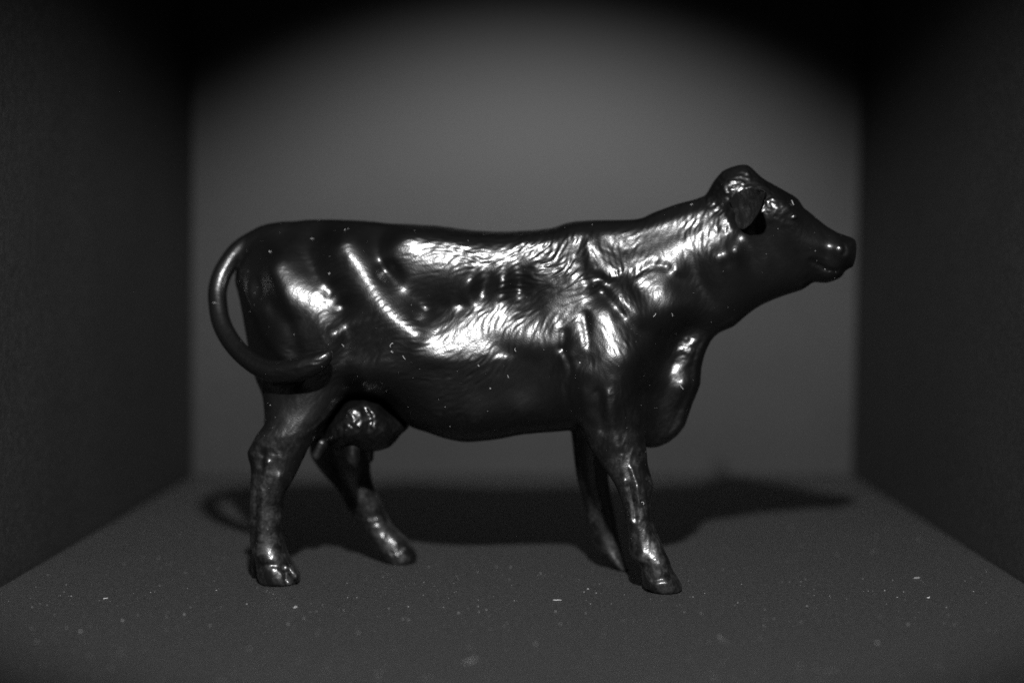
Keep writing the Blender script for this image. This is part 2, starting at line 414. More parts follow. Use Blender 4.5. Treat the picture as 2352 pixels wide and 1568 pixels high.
def catch_light(U, iters=700):
    """re-carve the flank so that its planes face the lamp and the eye where the photograph shows a glint"""
    st = 1; w0 = np.sqrt(np.maximum(U, 0))[::st, ::st]; X, Z = GX[::st, ::st], GZ[::st, ::st]; h = h0 * st
    T = np.zeros_like(X)
    for pts, wpx, a in GLINTS:
        T = np.maximum(T, np.minimum(1, 1.15 * stroke_map([(pts, wpx * 1.0, a)], X, Z)))
    lowcut = np.maximum(np.clip((Z - at(0, 846, -13)[1]) / 3.0, 0, 1), (X > at(1500, 0, -8)[0]) * 1.0)
    wgt = np.clip((w0 - 3.0) / 2.0, 0, 1) * lowcut
    c = np.zeros_like(X); m1 = np.zeros_like(c); m2 = np.zeros_like(c)
    k = np.exp(-.5 * (np.arange(-4, 5) / 1.9) ** 2); k /= k.sum()
    def bl(a):
        for ax in (0, 1):
            a = sum(k[j] * np.roll(a, j - 4, ax) for j in range(9))
        return a
    def lap(a): return (np.roll(a, 1, 0) + np.roll(a, -1, 0) + np.roll(a, 1, 1) + np.roll(a, -1, 1) - 4 * a)
    Lp = np.array(lamp.location) / MM; Cp = np.array(cam.location) / MM
    for it in range(iters):
        Wd = w0 + c
        if it % 40 == 0:
            P = np.stack([X, midY(X) - Wd, Z], -1)
            l = Lp - P; l /= np.linalg.norm(l, axis=-1, keepdims=True); v = Cp - P; v /= np.linalg.norm(v, axis=-1, keepdims=True)
            hh = l + v; A = hh[..., 0] / -hh[..., 1]; B = hh[..., 2] / -hh[..., 1]
        sg = np.where(T > .12, .50 - .33 * min(1, it / (iters * .6)), .19)
        gx_, gz_ = np.gradient(Wd, h); a = -.10 - gx_ - A; b = -gz_ - B
        s = np.exp(-(a * a + b * b) / (2 * sg * sg)); e = wgt * (s - T) * np.where(s > T, 1.6, 1.0) * s / (sg * sg)
        dW = -(np.gradient(e * a, h, axis=0) + np.gradient(e * b, h, axis=1)) * 2
        g = bl(dW) + 1.2 * lap(lap(c)) + .004 * c
        g *= np.clip(wgt * 2, 0, 1)
        m1 = .9 * m1 + .1 * g; m2 = .99 * m2 + .01 * g * g
        c = c - .022 * (m1 / (1 - .9 ** (it + 1))) / (np.sqrt(m2 / (1 - .99 ** (it + 1))) + .02)
    c = bl(c); cs = c
    for _ in range(14): cs = bl(cs)
    calm = np.clip(stroke_map([([(1120,842),(1164,838),(1210,842)], 17, 1.6)], X, Z), 0, 1)
    c = c * (1 - calm) + cs * calm             # the underside of the ribs stays smooth
    cf = bil(c, GX[0, 0], GZ[0, 0], h, GX, GZ)
    w = np.sqrt(np.maximum(U, 0))
    return np.where(U > 0, np.maximum(w + cf, .3 * w) ** 2, U), c, s, T
def bil(grid, x0, z0, h, X, Z):
    fx = np.clip((X - x0) / h, 0, grid.shape[0] - 1.001); fz = np.clip((Z - z0) / h, 0, grid.shape[1] - 1.001)
    i = fx.astype(int); k = fz.astype(int); a = fx - i; b = fz - k
    return (grid[i, k] * (1 - a) + grid[i + 1, k] * a) * (1 - b) + (grid[i, k + 1] * (1 - a) + grid[i + 1, k + 1] * a) * b
U, c_, s_, T_ = catch_light(U)

gy = np.arange(-28, 24, h0)
X3 = gx[:, None, None]; Y3 = gy[None, :, None]; Z3 = gz[None, None, :]
dUx, dUz = np.gradient(U, h0)
yr = (Y3 - midY(X3))
F = (U[:, None, :] - yr ** 2) / np.sqrt(dUx[:, None, :] ** 2 + dUz[:, None, :] ** 2 + 4 * yr ** 2 + 1.0)
F = F.astype(np.float32)

LEGS = {
 'near_hind': [(850,610,790,-6.0,4.5),(880,600,788,-6.3,4.9),(908,604,785,-6.6,5.3),(955,609,757,-7.2,5.4),(976,606,740,-7.6,5.3),(996,591,727,-8,5.2),(1016,580,716,-8.3,4.9),(1033,571,706,-8.6,4.6),(1043,569.5,702,-8.8,4.5),
   (1058,573,694,-9.1,4.2),(1076,577,686,-9.4,3.9),(1110,576,668,-9.8,3.7),(1130,575.5,656,-10,3.5),(1150,575,651.5,-10,3.4),(1197,574,649.5,-10,3.3),(1225,574,651,-10,3.4),(1250,576,655,-10,3.7),(1270,582,662,-10,4.2),
   (1288,588,671,-10,4.6),(1312,591,686,-10,5.0),(1324,593,690,-10,5.1),(1334,598,688,-10,5.0),(1345,602,686,-10,5.0)],
 'far_hind': [(900,730,850,9,6),(960,716,860,11,6),(1029,712,851,12,5),(1056,720,851,12.5,4.6),(1086,742,852,13,4.2),(1123,776,863,13,3.8),(1164,798,879,13,3.4),(1181,811,887,13,3.3),
   (1207,829,903,13,3.3),(1224,838,920,13,3.5),(1238,847,935,13,3.8),(1265,866,954,13,4.2),(1280,880,958,13,4.4),(1292,892,953,13,4.4),(1300,896,952,13,4.4)],
 'near_fore': [(880,1325,1462,-9.0,5.0),(945,1325,1474,-11,6.5),(981,1334,1477,-12,6),(1023,1351,1484,-13,5.2),(1064,1379,1488,-14,4.6),(1090,1398,1495,-14.5,4.5),(1116,1414,1500.5,-15,4.4),(1140,1424,1497,-15.5,4.0),
   (1162,1431,1494,-16,3.7),(1190,1437,1497,-16.5,3.5),(1228,1444,1512,-17,3.5),(1259,1445,1525,-17.5,3.7),(1278,1450,1534,-18,3.9),(1292,1466,1540,-18,4.1),(1302,1472,1543,-18,4.2),(1320,1474,1553,-18,4.5),(1336,1475,1563,-18,4.7),
   (1346,1480,1567.5,-18,4.8),(1356,1494,1562,-18,4.6),(1364,1497,1560,-18,4.6)],
 'far_fore': [(950,1300,1420,2.5,5.5),(991,1311,1410,4,5),(1050,1318,1400,4.5,4.5),(1096,1325,1398,5,4.2),(1141,1338,1405,5.5,3.8),(1176,1346,1412,5.5,3.5),(1210,1351,1418,5.5,3.4),(1228,1358,1421,5.5,3.4),
   (1256,1368,1428,5.5,3.6),(1277,1388,1434,5.5,4.0),(1294,1406,1440,5.5,4.2),(1304,1416,1444,5.5,4.2),(1312,1418,1444,5.5,4.2)],
}
LEG_TAB = {}
def box(x0, x1, y0, y1, z0, z1):
    return tuple(slice(*np.searchsorted(g, [a, b])) for g, a, b in ((gx, x0, x1), (gy, y0, y1), (gz, z0, z1)))
def join(F, f, bx, k):
    F[bx] = smin(F[bx], f, k)
def add_leg(rows, k, nexp=2.2):
    R = catmull([(r[0], 0, r[1], r[2], r[3], r[4]) for r in rows], 3)
    T = []
    for py, _, xl, xr, dy, rd in R:
        x0, z = at(xl, py, dy); x1, _ = at(xr, py, dy)
        T.append((z, (x0 + x1) / 2, (x1 - x0) / 2, dy, rd))
    T = np.array(T)[::-1]
    bx = box((T[:, 1] - T[:, 2]).min() - 5, (T[:, 1] + T[:, 2]).max() + 5, (T[:, 3] - T[:, 4]).min() - 5, (T[:, 3] + T[:, 4]).max() + 5, -5, T[-1, 0] + 5)
    z = gz[bx[2]]; xc, rx, yc, rd = [np.interp(z, T[:, 0], T[:, i]) for i in range(1, 5)]
    q = (np.abs((X3[bx[0]] - xc) / rx) ** nexp + np.abs((Y3[:, bx[1]] - yc) / rd) ** nexp) ** (1 / nexp)
    f = (1 - q) * np.minimum(rx, rd)
    join(F, np.minimum(f, T[-1, 0] - z).astype(np.float32), bx, k)
    return T
for nm, rows in LEGS.items():
    LEG_TAB[nm] = add_leg(rows, 2.2)
def capsules(pts, X, Y, Z, step=0.5):
    """union of a tapering chain of balls (x, z, r, y)"""
    P = catmull(pts, step); f = np.full(np.broadcast_shapes(X.shape, Y.shape, Z.shape), -99.0, np.float32)
    for (xa, za, ra, ya), (xb, zb, rb, yb) in zip(P[:-1], P[1:]):
        R = max(ra, rb) + 4
        ix = slice(*np.searchsorted(X.ravel(), [min(xa, xb) - R, max(xa, xb) + R]))
        iy = slice(*np.searchsorted(Y.ravel(), [min(ya, yb) - R, max(ya, yb) + R]))
        iz = slice(*np.searchsorted(Z.ravel(), [min(za, zb) - R, max(za, zb) + R]))
        x, y, z = X[ix], Y[:, iy], Z[:, :, iz]
        d = np.array([xb - xa, yb - ya, zb - za]); L = d @ d + 1e-9
        t = np.clip(((x - xa) * d[0] + (y - ya) * d[1] + (z - za) * d[2]) / L, 0, 1)
        r = ra + (rb - ra) * t
        v = r - np.sqrt((x - xa - t * d[0]) ** 2 + (y - ya - t * d[1]) ** 2 + (z - za - t * d[2]) ** 2)
        f[ix, iy, iz] = np.maximum(f[ix, iy, iz], v)
    return f
def chain(rows):
    out = []
    for px, py, r, dy in rows:
        x, z = at(px, py, dy); out.append((x, z, r * (D + dy) / FPX, dy))
    return out
def add_chain(rows, kfun):
    P = np.array(chain(rows)); R = P[:, 2].max() + 5
    bx = box(P[:, 0].min() - R, P[:, 0].max() + R, P[:, 3].min() - R, P[:, 3].max() + R, P[:, 1].min() - R, P[:, 1].max() + R)
    x, y, z = X3[bx[0]], Y3[:, bx[1]], Z3[:, :, bx[2]]
    join(F, capsules(chain(rows), x, y, z), bx, kfun(x, y, z) if callable(kfun) else kfun)
TAIL = [(650,541,24,3.4),(608,546,25,4),(572,560,24,4.4),(541,583,22.5,4),(514,622,22,3),(501,660,22,1.8),(500,690,22,.6),(507,735,22,-1.6),(526,776,22,-4.2),(556,813,22,-7.6),
        (597,843,23,-11),(638,854,26,-13.6),(686,848,28,-15.6),(724,834,24,-16.8),(748,820,16,-17.2),(760,810,6,-17.2)]
def tail_k(x, y, z):                       # melts into the rump at its root, lies free on the thigh further down
    r = np.clip((x - at(540, 0, 4)[0]) / 3.0, 0, 1) * np.clip((z - at(0, 650, 4)[1]) / 4.0, 0, 1)
    return .35 + 1.7 * r
add_chain(TAIL, tail_k)
add_chain([(592,1268,12,-7),(590,1312,13,-6)], 2.2)
add_chain([(664,1310,13,-13.0),(678,1322,9,-13.4)], 0.5)          # second claw of the near hind hoof
F = np.minimum(F, (Z3 - 0.02).astype(np.float32))                # flat soles
V, Q = surface_nets(F, (gx[0], gy[0], gz[0]), h0)
V = smooth(V, Q, 5); V[:, 2] = np.maximum(V[:, 2], 0.02)
del F
def subdivide(V, Q):
    """one Catmull-Clark step on a closed quad mesh"""
    n, m = len(V), len(Q)
    E = np.sort(np.stack([Q, np.roll(Q, -1, 1)], -1).reshape(-1, 2), 1)
    key, inv = np.unique(E[:, 0].astype(np.int64) * n + E[:, 1], return_inverse=True)
    e0, e1 = key // n, key % n; ne = len(key); inv = inv.reshape(m, 4)
    fp = V[Q].mean(1); own = np.repeat(np.arange(m), 4)
    cnt = np.bincount(inv.ravel(), minlength=ne)[:, None]
    fs = np.stack([np.bincount(inv.ravel(), fp[own, a], ne) for a in range(3)], 1) / cnt
    mid = (V[e0] + V[e1]) / 2; ep = (mid + fs) / 2
    val = np.bincount(np.concatenate([e0, e1]), minlength=n)[:, None].astype(float)
    R = np.stack([np.bincount(np.concatenate([e0, e1]), np.concatenate([mid[:, a]] * 2), n) for a in range(3)], 1) / val
    fv = np.bincount(Q.ravel(), minlength=n)[:, None].astype(float)
    Fm = np.stack([np.bincount(Q.ravel(), fp[own, a], n) for a in range(3)], 1) / fv
    nv = (Fm + 2 * R + (val - 3) * V) / val
    ei = inv + n; fi = np.arange(m) + n + ne
    q = np.stack([np.stack([Q[:, k], ei[:, k], fi, ei[:, k - 1]], 1) for k in range(4)], 1).reshape(-1, 4)
    return np.concatenate([nv, ep, fp]), q
def normals(V, Q):
    fnm = np.cross(V[Q[:, 2]] - V[Q[:, 0]], V[Q[:, 3]] - V[Q[:, 1]])
    N = np.stack([np.bincount(Q.ravel(), np.repeat(fnm[:, a], 4), len(V)) for a in range(3)], 1)
    return N / (np.linalg.norm(N, axis=1, keepdims=True) + 1e-12)
co, q1 = subdivide(V, Q); nr = normals(co, q1)
print('cow quads', len(q1))

# ----- hair relief: line-integral noise that follows the lie of the coat
hx = np.arange(-70, 70, 0.2); hz = np.arange(-2, 88, 0.2)
HX, HZ = np.meshgrid(hx, hz, indexing='ij')
FLOW = [  # pixel, direction of the coat in degrees, height of the relief, share of streaks (0 pebbled, 1 streaky)
 (600,560,10,.8,.5),(700,540,5,.7,.7),(800,530,0,.7,.8),(650,640,60,.7,.25),(720,700,50,1.0,.15),(760,760,45,.9,.3),(700,900,55,.6,1),(650,960,60,.5,1),
 (810,590,20,1,.7),(850,650,15,1,.9),(900,720,20,.6,.9),(950,770,-20,.5,.8),(860,560,10,.5,.8),(780,680,30,.5,.8),(830,800,40,.8,.9),
 (950,570,10,1.1,.9),(1000,590,12,1.2,.9),(1100,585,-8,.9,1),(1200,570,18,1.05,1),(1260,590,22,1.2,1),(1000,660,10,.35,1),(1100,660,15,.35,1),(1050,690,15,.35,1),(1220,650,10,1.1,1),(1270,680,12,1.2,1),
 (1000,740,20,.6,1),(1020,780,40,1.4,.9),(1100,760,30,1.6,.9),(1160,740,40,1.6,1),(1200,780,58,1.0,1),(1260,780,62,1.0,1),(1000,880,30,1,1),(1100,880,40,1,1),(1200,900,45,1,1),(1260,880,60,1,1),
 (1300,560,50,1.0,1),(1335,545,45,.9,.8),(1300,640,25,1.3,1),(1300,710,22,1.3,1),(1340,620,35,1.2,1),(1370,680,30,1.1,1),(1390,600,-70,.8,1),(1330,760,10,1,1),(1400,760,-70,1.0,1),(1410,830,-62,.9,1),(1450,720,-62,1,1),
 (1430,540,25,1,1),(1470,520,35,1.1,1),(1530,520,50,1.2,1),(1580,520,65,1.2,1),(1630,510,78,1.2,1),(1480,590,60,1,1),(1540,580,78,1.2,1),(1600,570,85,1.0,1),(1630,600,80,.9,.3),(1500,640,40,1,1),(1510,680,-72,1,1),(1560,640,60,.7,.6),
 (1600,720,60,.8,.5),(1590,810,60,2.6,.1),(1570,860,70,2.6,.2),(1530,960,60,1.2,.4),(1500,800,-70,.9,1),(1690,420,30,6,.1),(1660,450,60,5,.3),(1720,400,-40,5,.2),(1785,470,45,4.5,.1),(1650,420,60,5,.3),(1800,445,-30,3,.2),(1800,560,-30,.8,.4),(1760,620,-60,.8,.5),
 (1860,530,-35,2.6,.2),(1910,560,-30,1.1,.2),(1900,620,-30,.9,.3),(1700,680,70,.4,.5),(1690,740,0,.7,.2),(1350,900,70,.9,1),(1430,950,-75,1.4,.6),(1400,1050,70,1.6,.5),(1450,1150,75,2.0,.3),(1500,1300,75,2.2,.3),
 (620,1040,80,1.5,.4),(620,1100,80,1.6,.5),(610,1200,80,2.2,.5),(630,1300,80,2.4,.3),(780,1100,-60,1,.5),(880,1230,-55,2.2,.1),(1340,1100,75,1.2,.6),(1390,1230,70,1.6,.6),(500,680,85,.3,.9),(530,580,45,.4,.9),(640,850,5,1.0,1),(720,840,25,1.1,1),(590,800,70,.6,.8)]
PF = np.array([xz(a, b, 13) for a, b, *_ in FLOW]); tf = np.radians([f[2] for f in FLOW]); af = np.array([f[3] for f in FLOW]); sf = np.array([f[4] for f in FLOW])
c_x = np.arange(-70, 72, 2.0); c_z = np.arange(-2, 90, 2.0)
CGX, CGZ = np.meshgrid(c_x, c_z, indexing='ij')
d2 = (CGX[..., None] - PF[:, 0]) ** 2 + (CGZ[..., None] - PF[:, 1]) ** 2
wt = 1 / (d2 + 4.0) ** 2; wt /= wt.sum(-1, keepdims=True)
def field(v): return bil((wt * v).sum(-1), c_x[0], c_z[0], 2.0, HX, HZ)
c2, s2 = field(np.cos(2 * tf)), field(np.sin(2 * tf)); AMP = field(af); STREAK = field(sf)
def gblur(a, s):
    r = int(3 * s) + 1; k = np.exp(-.5 * (np.arange(-r, r + 1) / s) ** 2); k /= k.sum()
    for ax in (0, 1):
        p = np.pad(a, [(r, r) if i == ax else (0, 0) for i in (0, 1)], mode='wrap')
        a = sum(k[j] * np.take(p, range(j, j + a.shape[ax]), axis=ax) for j in range(2 * r + 1))
    return a
def nrm(a): return (a - a.mean()) / a.std()
wob = nrm(gblur(rng.randn(*HX.shape), 6)) * .14 + nrm(gblur(rng.randn(*HX.shape), 18)) * .16
TH = .5 * np.arctan2(s2, c2) + wob
cosT, sinT = np.cos(TH), np.sin(TH)
def lic(noise, steps, dz=0.2):
    acc = noise.copy(); wsum = 1.0
    for sg in (1, -1):
        x, z = HX.copy(), HZ.copy()
        vx, vz = cosT * sg, sinT * sg
        for i in range(steps):
            x += vx * dz; z += vz * dz
            w = math.cos(.5 * math.pi * (i + 1) / (steps + 1)) ** 2
            acc += w * bil(noise, hx[0], hz[0], 0.2, x, z); wsum += w
            nx_, nz_ = bil(cosT, hx[0], hz[0], 0.2, x, z), bil(sinT, hx[0], hz[0], 0.2, x, z)
            s = np.where(nx_ * vx + nz_ * vz < 0, -1, 1); vx, vz = nx_ * s, nz_ * s
    return acc / wsum
n1 = gblur(rng.randn(*HX.shape), 0.9); n1 -= gblur(n1, 2.6)
n2 = gblur(rng.randn(*HX.shape), 0.8); n2 -= gblur(n2, 2.4)
streak = nrm(lic(n1, 6)) + .5 * nrm(lic(n2, 4))
pebb = nrm(gblur(rng.randn(*HX.shape), 1.5) - gblur(rng.randn(*HX.shape), 3.0) * .3)
pebb = nrm(np.abs(pebb)) * .7 + .8 * nrm(gblur(rng.randn(*HX.shape), 2.4)) + .3 * nrm(gblur(rng.randn(*HX.shape), 1.0))
patch = .8 + .35 * nrm(gblur(rng.randn(*HX.shape), 14))
HAIR = (streak * STREAK + pebb * (1 - STREAK)) * AMP * np.clip(patch, .3, 1.6) * 0.020
lump = nrm(gblur(rng.randn(*HX.shape), 9)) * .02 + nrm(gblur(rng.randn(*HX.shape), 22)) * .03
HAIR = HAIR + lump
LEG_STROKES = [
 ([(600,1010),(585,1035)], 7, .35),([(612,1040),(608,1062)], 6, -.35),([(625,1055),(622,1080)], 5, .35),([(596,1120),(594,1180),(590,1250)], 5, -.4),
 ([(650,1090),(640,1140)], 8, .3),([(612,1120),(610,1230)], 5, .2),([(668,1302),(672,1330)], 4, -.8),([(600,1288),(640,1284),(664,1294)], 5, -.3),
 ([(1395,905),(1400,960),(1415,1020)], 10, .4),([(1340,900),(1350,950)], 10, .35),([(1372,900),(1385,980)], 9, -.35),
 ([(1448,1070),(1460,1110),(1465,1150)], 4, .3),([(1432,1100),(1446,1170),(1450,1250)], 4, .3),([(1440,1110),(1455,1180)], 6, -.35),
 ([(1480,1275),(1478,1300)], 6, -.4),([(1490,1330),(1520,1322),(1545,1335)], 6, .25),([(1495,1318),(1540,1312)], 4, -.25),([(1505,1240),(1512,1280)], 7, .25)]
near = np.clip(-nr[:, 1] * 2.2 + .1, 0.12, 1)
disp = bil(HAIR, hx[0], hz[0], 0.2, co[:, 0], co[:, 2]) * near
disp += stroke_map(LEG_STROKES, co[:, 0], co[:, 2], 12.0) * np.clip(-nr[:, 1] * 2, 0, 1) * (co[:, 1] < -2)
co = co + nr * (disp * np.clip(co[:, 2] / 1.2, 0, 1))[:, None]
co[:, 2] = np.maximum(co[:, 2], 0.02)

# ----- one continuous skin, handed out to body, tail and hooves along invisible seams
fn = normals(co, q1)
fc = co[q1].mean(1)
region = np.zeros(len(q1), int)
tc_ = catmull(chain(TAIL), 0.6)[:, [0, 3, 1, 2]]
tc_ = tc_[np.searchsorted(np.arange(len(tc_)), 8):]
cand = np.where((fc[:, 0] < at(775, 0, -15)[0]) & (fc[:, 2] > at(0, 890, 0)[1]))[0]
best = np.full(len(cand), 1e9)
for x, y, z, r in tc_:
    best = np.minimum(best, np.sqrt(((fc[cand] - (x, y, z)) ** 2).sum(1)) - r)
region[cand[best < 0.28]] = 1
region[cand[(fc[cand, 0] > at(590, 0, 4)[0]) & (fc[cand, 2] > at(0, 700, 4)[1])]] = 0
for i, (nm, ytop) in enumerate((('near_hind', 1300), ('far_hind', 1262), ('near_fore', 1312), ('far_fore', 1282))):
    T = LEG_TAB[nm]; dy = T[0, 3]; ztop = at(0, ytop, dy)[1]; m = (fc[:, 2] < ztop)
    m &= (np.abs(fc[:, 1] - dy) < 7.5) & (np.abs(fc[:, 0] - T[0, 1]) < 9)
    region[m] = 2 + i

cow = bpy.data.objects.new('toy_cow', None); C.objects.link(cow); cow.empty_display_size = 0.02
tag(cow, 'glossy black plastic toy cow standing in profile facing right in the black box', 'toy cow')
ox, oz = at(1090, 1316, 0)
cow.location = (ox * MM, 0, 0)
bpy.context.view_layer.update()
def piece(name, mask, parent):
    f = q1[mask]; used, inv = np.unique(f, return_inverse=True)
    me = make_mesh(name, co[used] * MM - np.array(cow.location), inv.reshape(-1, 4))
    if len(me.vertices) == len(used):
        me.normals_split_custom_set_from_vertices([tuple(v) for v in fn[used].tolist()])
    return link(name, me, M_COW, parent)
body = piece('body', region == 0, cow)
piece('tail', region == 1, cow)
for i in range(4): piece('hoof', region == 2 + i, cow)

def cow_child(name, V, Q, parent=cow):
    return link(name, make_mesh(name, V * MM - np.array(cow.location), Q), M_COW, parent)

# ----- udder and teats
def udder():
    poly = [(736,1012,0),(748,975,0),(772,945,0),(800,918,0),(838,908,0),(874,914,0),(905,945,0),(932,970,0),(940,980,0),(922,996,0),(908,1014,0),(896,1026,0),(855,1036,0),(796,1031,0),(745,1026,0)]
    h = 0.3
    x0, z0 = at(715, 1060, 0); x1, z1 = at(960, 880, 0)
    ux, uz, uy = np.arange(x0, x1, h), np.arange(z0, z1, h), np.arange(-16, 15, h)
    UX, UZ = np.meshgrid(ux, uz, indexing='ij'); g = np.stack([UX.ravel(), UZ.ravel()], 1)
    o = smooth_closed(poly, 10); P = np.array([at(a, b, 1) for a, b, _ in o])
    I = [(835,920,8.5),(800,928,8.0),(838,945,9.3),(870,925,7.2),(870,945,8.2),(800,990,10.4),(850,990,10.0),(890,980,7.5),(770,1000,9.0),(835,1015,8.4)]
    PI_ = np.array([at(a, b, -7) for a, b, _ in I])
    u = tps(np.vstack([P, PI_]), np.concatenate([np.zeros(len(P)), [w * w for *_, w in I]]), g, 1.0)
    s = poly_dist(g, P); u = np.where(s > 0, np.maximum(u, 5 * np.minimum(s, 1)), 10 * s).reshape(UX.shape)
    w = np.sqrt(np.maximum(u, 0))
    R = stroke_map([([(838,935),(850,965),(842,1010)], 6, -.6),([(815,930)], 9, .4),([(850,938)], 6, .35),([(860,955),(880,970)], 5, .3),([(790,950)], 6, .3),([(875,1000)], 16, .4),([(800,1000)], 20, .4)], UX, UZ, 9)
    R += .20 * np.sin(UX * 2.6 + 1.3 * np.sin(UZ * 2.3)) * np.cos(UZ * 2.4 + np.sin(UX * 1.9)) + .10 * np.sin(UX * 5.3 + 2 * np.sin(UZ * 3.1)) * np.sin(UZ * 4.7 + 1.5 * np.sin(UX * 3.3))
    u = np.where(u > 0, np.maximum(w + R * np.clip(w / 5, 0, 1), .2 * w) ** 2, u)
    a, b = np.gradient(u, h); y = uy[None, :, None] - 1
    f = (u[:, None, :] - y ** 2) / np.sqrt(a[:, None, :] ** 2 + b[:, None, :] ** 2 + 4 * y ** 2 + 1)
    v, q = surface_nets(f, (ux[0], uy[0], uz[0]), h)
    return smooth(v, q, 4), q
v, q = udder(); ud = cow_child('udder', v, q)
def ball_chain(rows, h=0.2, nj=0.0):
    P = np.array(chain(rows)); R = P[:, 2].max() + .8
    x = np.arange(P[:, 0].min() - R, P[:, 0].max() + R, h)[:, None, None]; y = np.arange(P[:, 3].min() - R, P[:, 3].max() + R, h)[None, :, None]
    z = np.arange(P[:, 1].min() - R, P[:, 1].max() + R, h)[None, None, :]
    v, q = surface_nets(capsules([tuple(p) for p in P], x, y, z), (x.min(), y.min(), z.min()), h)
    return smooth(v, q, 4), q
for rows in ([(808,1022,19,-5),(810,1040,16,-5.2),(812,1058,13.5,-5.2),(813,1063,11,-5.2)],
             [(738,1020,16,-3.5),(731,1034,13,-3.8),(726,1046,11,-4)],
             [(845,1022,16,5),(847,1040,12,5),(848,1052,10,5)]):
    v, q = ball_chain(rows); cow_child('teat', v, q, ud)

# ----- ears: leaf-shaped cups standing out from the head
def ear(side):
    n, m = 30, 44; Vt = []
    rx, rz = xz(1701, 492, 6.5)
    root_ = np.array([rx, midY(rx) - 6.0, rz])
    tx, tz = at(1757, 440, midY(rx) - 20.5); tip = np.array([tx, midY(rx) - 20.5, tz])
    ax = tip - root_; L = np.linalg.norm(ax); ax /= L
    wd = np.array([.28, -.48, -.83]); wd -= ax * (wd @ ax); wd /= np.linalg.norm(wd); no = np.cross(ax, wd)
    if no[1] > 0: no = -no
    for i in range(n + 1):
        t = i / n
        half = 3.6 * np.interp(t, [0, .15, .35, .6, .8, .92, 1], [.80, 1.0, .98, .74, .46, .26, .02])
        th = np.interp(t, [0, .5, .9, 1], [1.5, .95, .6, .03])
        for j in range(m):
            a = 2 * math.pi * j / m; u = math.cos(a); w_ = math.sin(a)
            cup = 1.3 * (u * u) * (half / 3.3) - 1.0 * math.sin(math.pi * t)
            lum = .10 * math.sin(5 * u + 7 * t) * (w_ > 0)
            Vt.append(root_ + ax * (L * t) + wd * (u * half) + no * (w_ * th * (1 - .35 * u * u) + cup + lum))
    Vt = np.array(Vt)
    Qf = np.array([(i * m + j, i * m + (j + 1) % m, (i + 1) * m + (j + 1) % m, (i + 1) * m + j) for i in range(n) for j in range(m)])
    if side > 0:                           # carried a little further back
        Vt[:, 0] -= np.linspace(0, 1, n + 1).repeat(m) * 8.0; Vt[:, 2] += np.linspace(0, 1, n + 1).repeat(m) * 1.6
    if side > 0:                           # mirror in the cow's own (turned) middle plane
        nv = np.array([.10, 1.0, 0]); nv /= np.linalg.norm(nv); d = (Vt - np.array([-15.0, 0, 0])) @ nv
        Vt = Vt - 2 * d[:, None] * nv
    o = cow_child('ear', Vt, Qf); o.data.materials.clear(); o.data.materials.append(M_EAR)
    bm = bmesh.new(); bm.from_mesh(o.data)
    bmesh.ops.holes_fill(bm, edges=[e for e in bm.edges if e.is_boundary]); bmesh.ops.recalc_face_normals(bm, faces=bm.faces)
    for f_ in bm.faces: f_.smooth = True
    bm.to_mesh(o.data); bm.free()
    return o
ear(-1); ear(1)

# ----- eyes
for s in (-1, 1):
    ex, ez = xz(1822, 499, 8.0); ey = midY(ex) + s * 7.75
    bm = bmesh.new(); bmesh.ops.create_uvsphere(bm, u_segments=20, v_segments=14, radius=1.0)
    bmesh.ops.transform(bm, matrix=Matrix.Translation((ex, ey, ez)) @ Matrix.Rotation(-.35, 4, 'Y') @ Matrix.Diagonal((.95, .6, .62, 1)), verts=bm.verts)
    for f_ in bm.faces: f_.smooth = True
    bmesh.ops.transform(bm, matrix=Matrix.Diagonal((MM, MM, MM, 1)), verts=bm.verts)
    bmesh.ops.translate(bm, verts=bm.verts, vec=-cow.location)
    me = bpy.data.meshes.new('eye'); bm.to_mesh(me); bm.free(); link('eye', me, M_COW, cow)

# ----------------------------------------------------------------- dust and lint
def tube(pts, r, sides=5):
    P = np.array(pts, float); n = len(P); V_, F_ = [], []
    for i in range(n):
        d = P[min(i + 1, n - 1)] - P[max(i - 1, 0)]; d /= np.linalg.norm(d) + 1e-9
        a = np.cross(d, (0, 0, 1.0)); a = a if np.linalg.norm(a) > .1 else np.cross(d, (1.0, 0, 0)); a /= np.linalg.norm(a); b = np.cross(d, a)
        rr = r * (1 if 0 < i < n - 1 else .45)
        for k in range(sides):
            t = 2 * math.pi * k / sides; V_.append(P[i] + rr * (a * math.cos(t) + b * math.sin(t)))
    for i in range(n - 1):
        for k in range(sides):
            F_.append((i * sides + k, i * sides + (k + 1) % sides, (i + 1) * sides + (k + 1) % sides, (i + 1) * sides + k))
    F_.append(tuple(range(sides))[::-1]); F_.append(tuple(range((n - 1) * sides, n * sides)))
    return V_, F_
def put(name, V_, F_, loc, rot, mat):
    me = bpy.data.meshes.new(name); me.from_pydata([tuple(np.array(v) * MM) for v in V_], [], F_); me.update()
    for p in me.polygons: p.use_smooth = True
    o = link(name, me, mat); o.location = Vector(loc) * MM
    if rot is not None: o.rotation_euler = rot
    return o
def squiggle(L, bend, seed, n=9):
    r = np.random.RandomState(seed); ang = r.uniform(-.4, .4); p = np.zeros(3); out = [p.copy()]
    for i in range(n - 1):
        ang += bend * (1 if r.rand() < .75 else -1) * r.uniform(.5, 1.5)
        p = p + (L / n) * np.array([math.cos(ang), math.sin(ang), r.uniform(-.12, .12)]); out.append(p.copy())
    out = np.array(out); return out - out.mean(0)
def floor_at(px, py):
    d = H * FPX / (py - CY); return (px - CX) * d / FPX, d - D
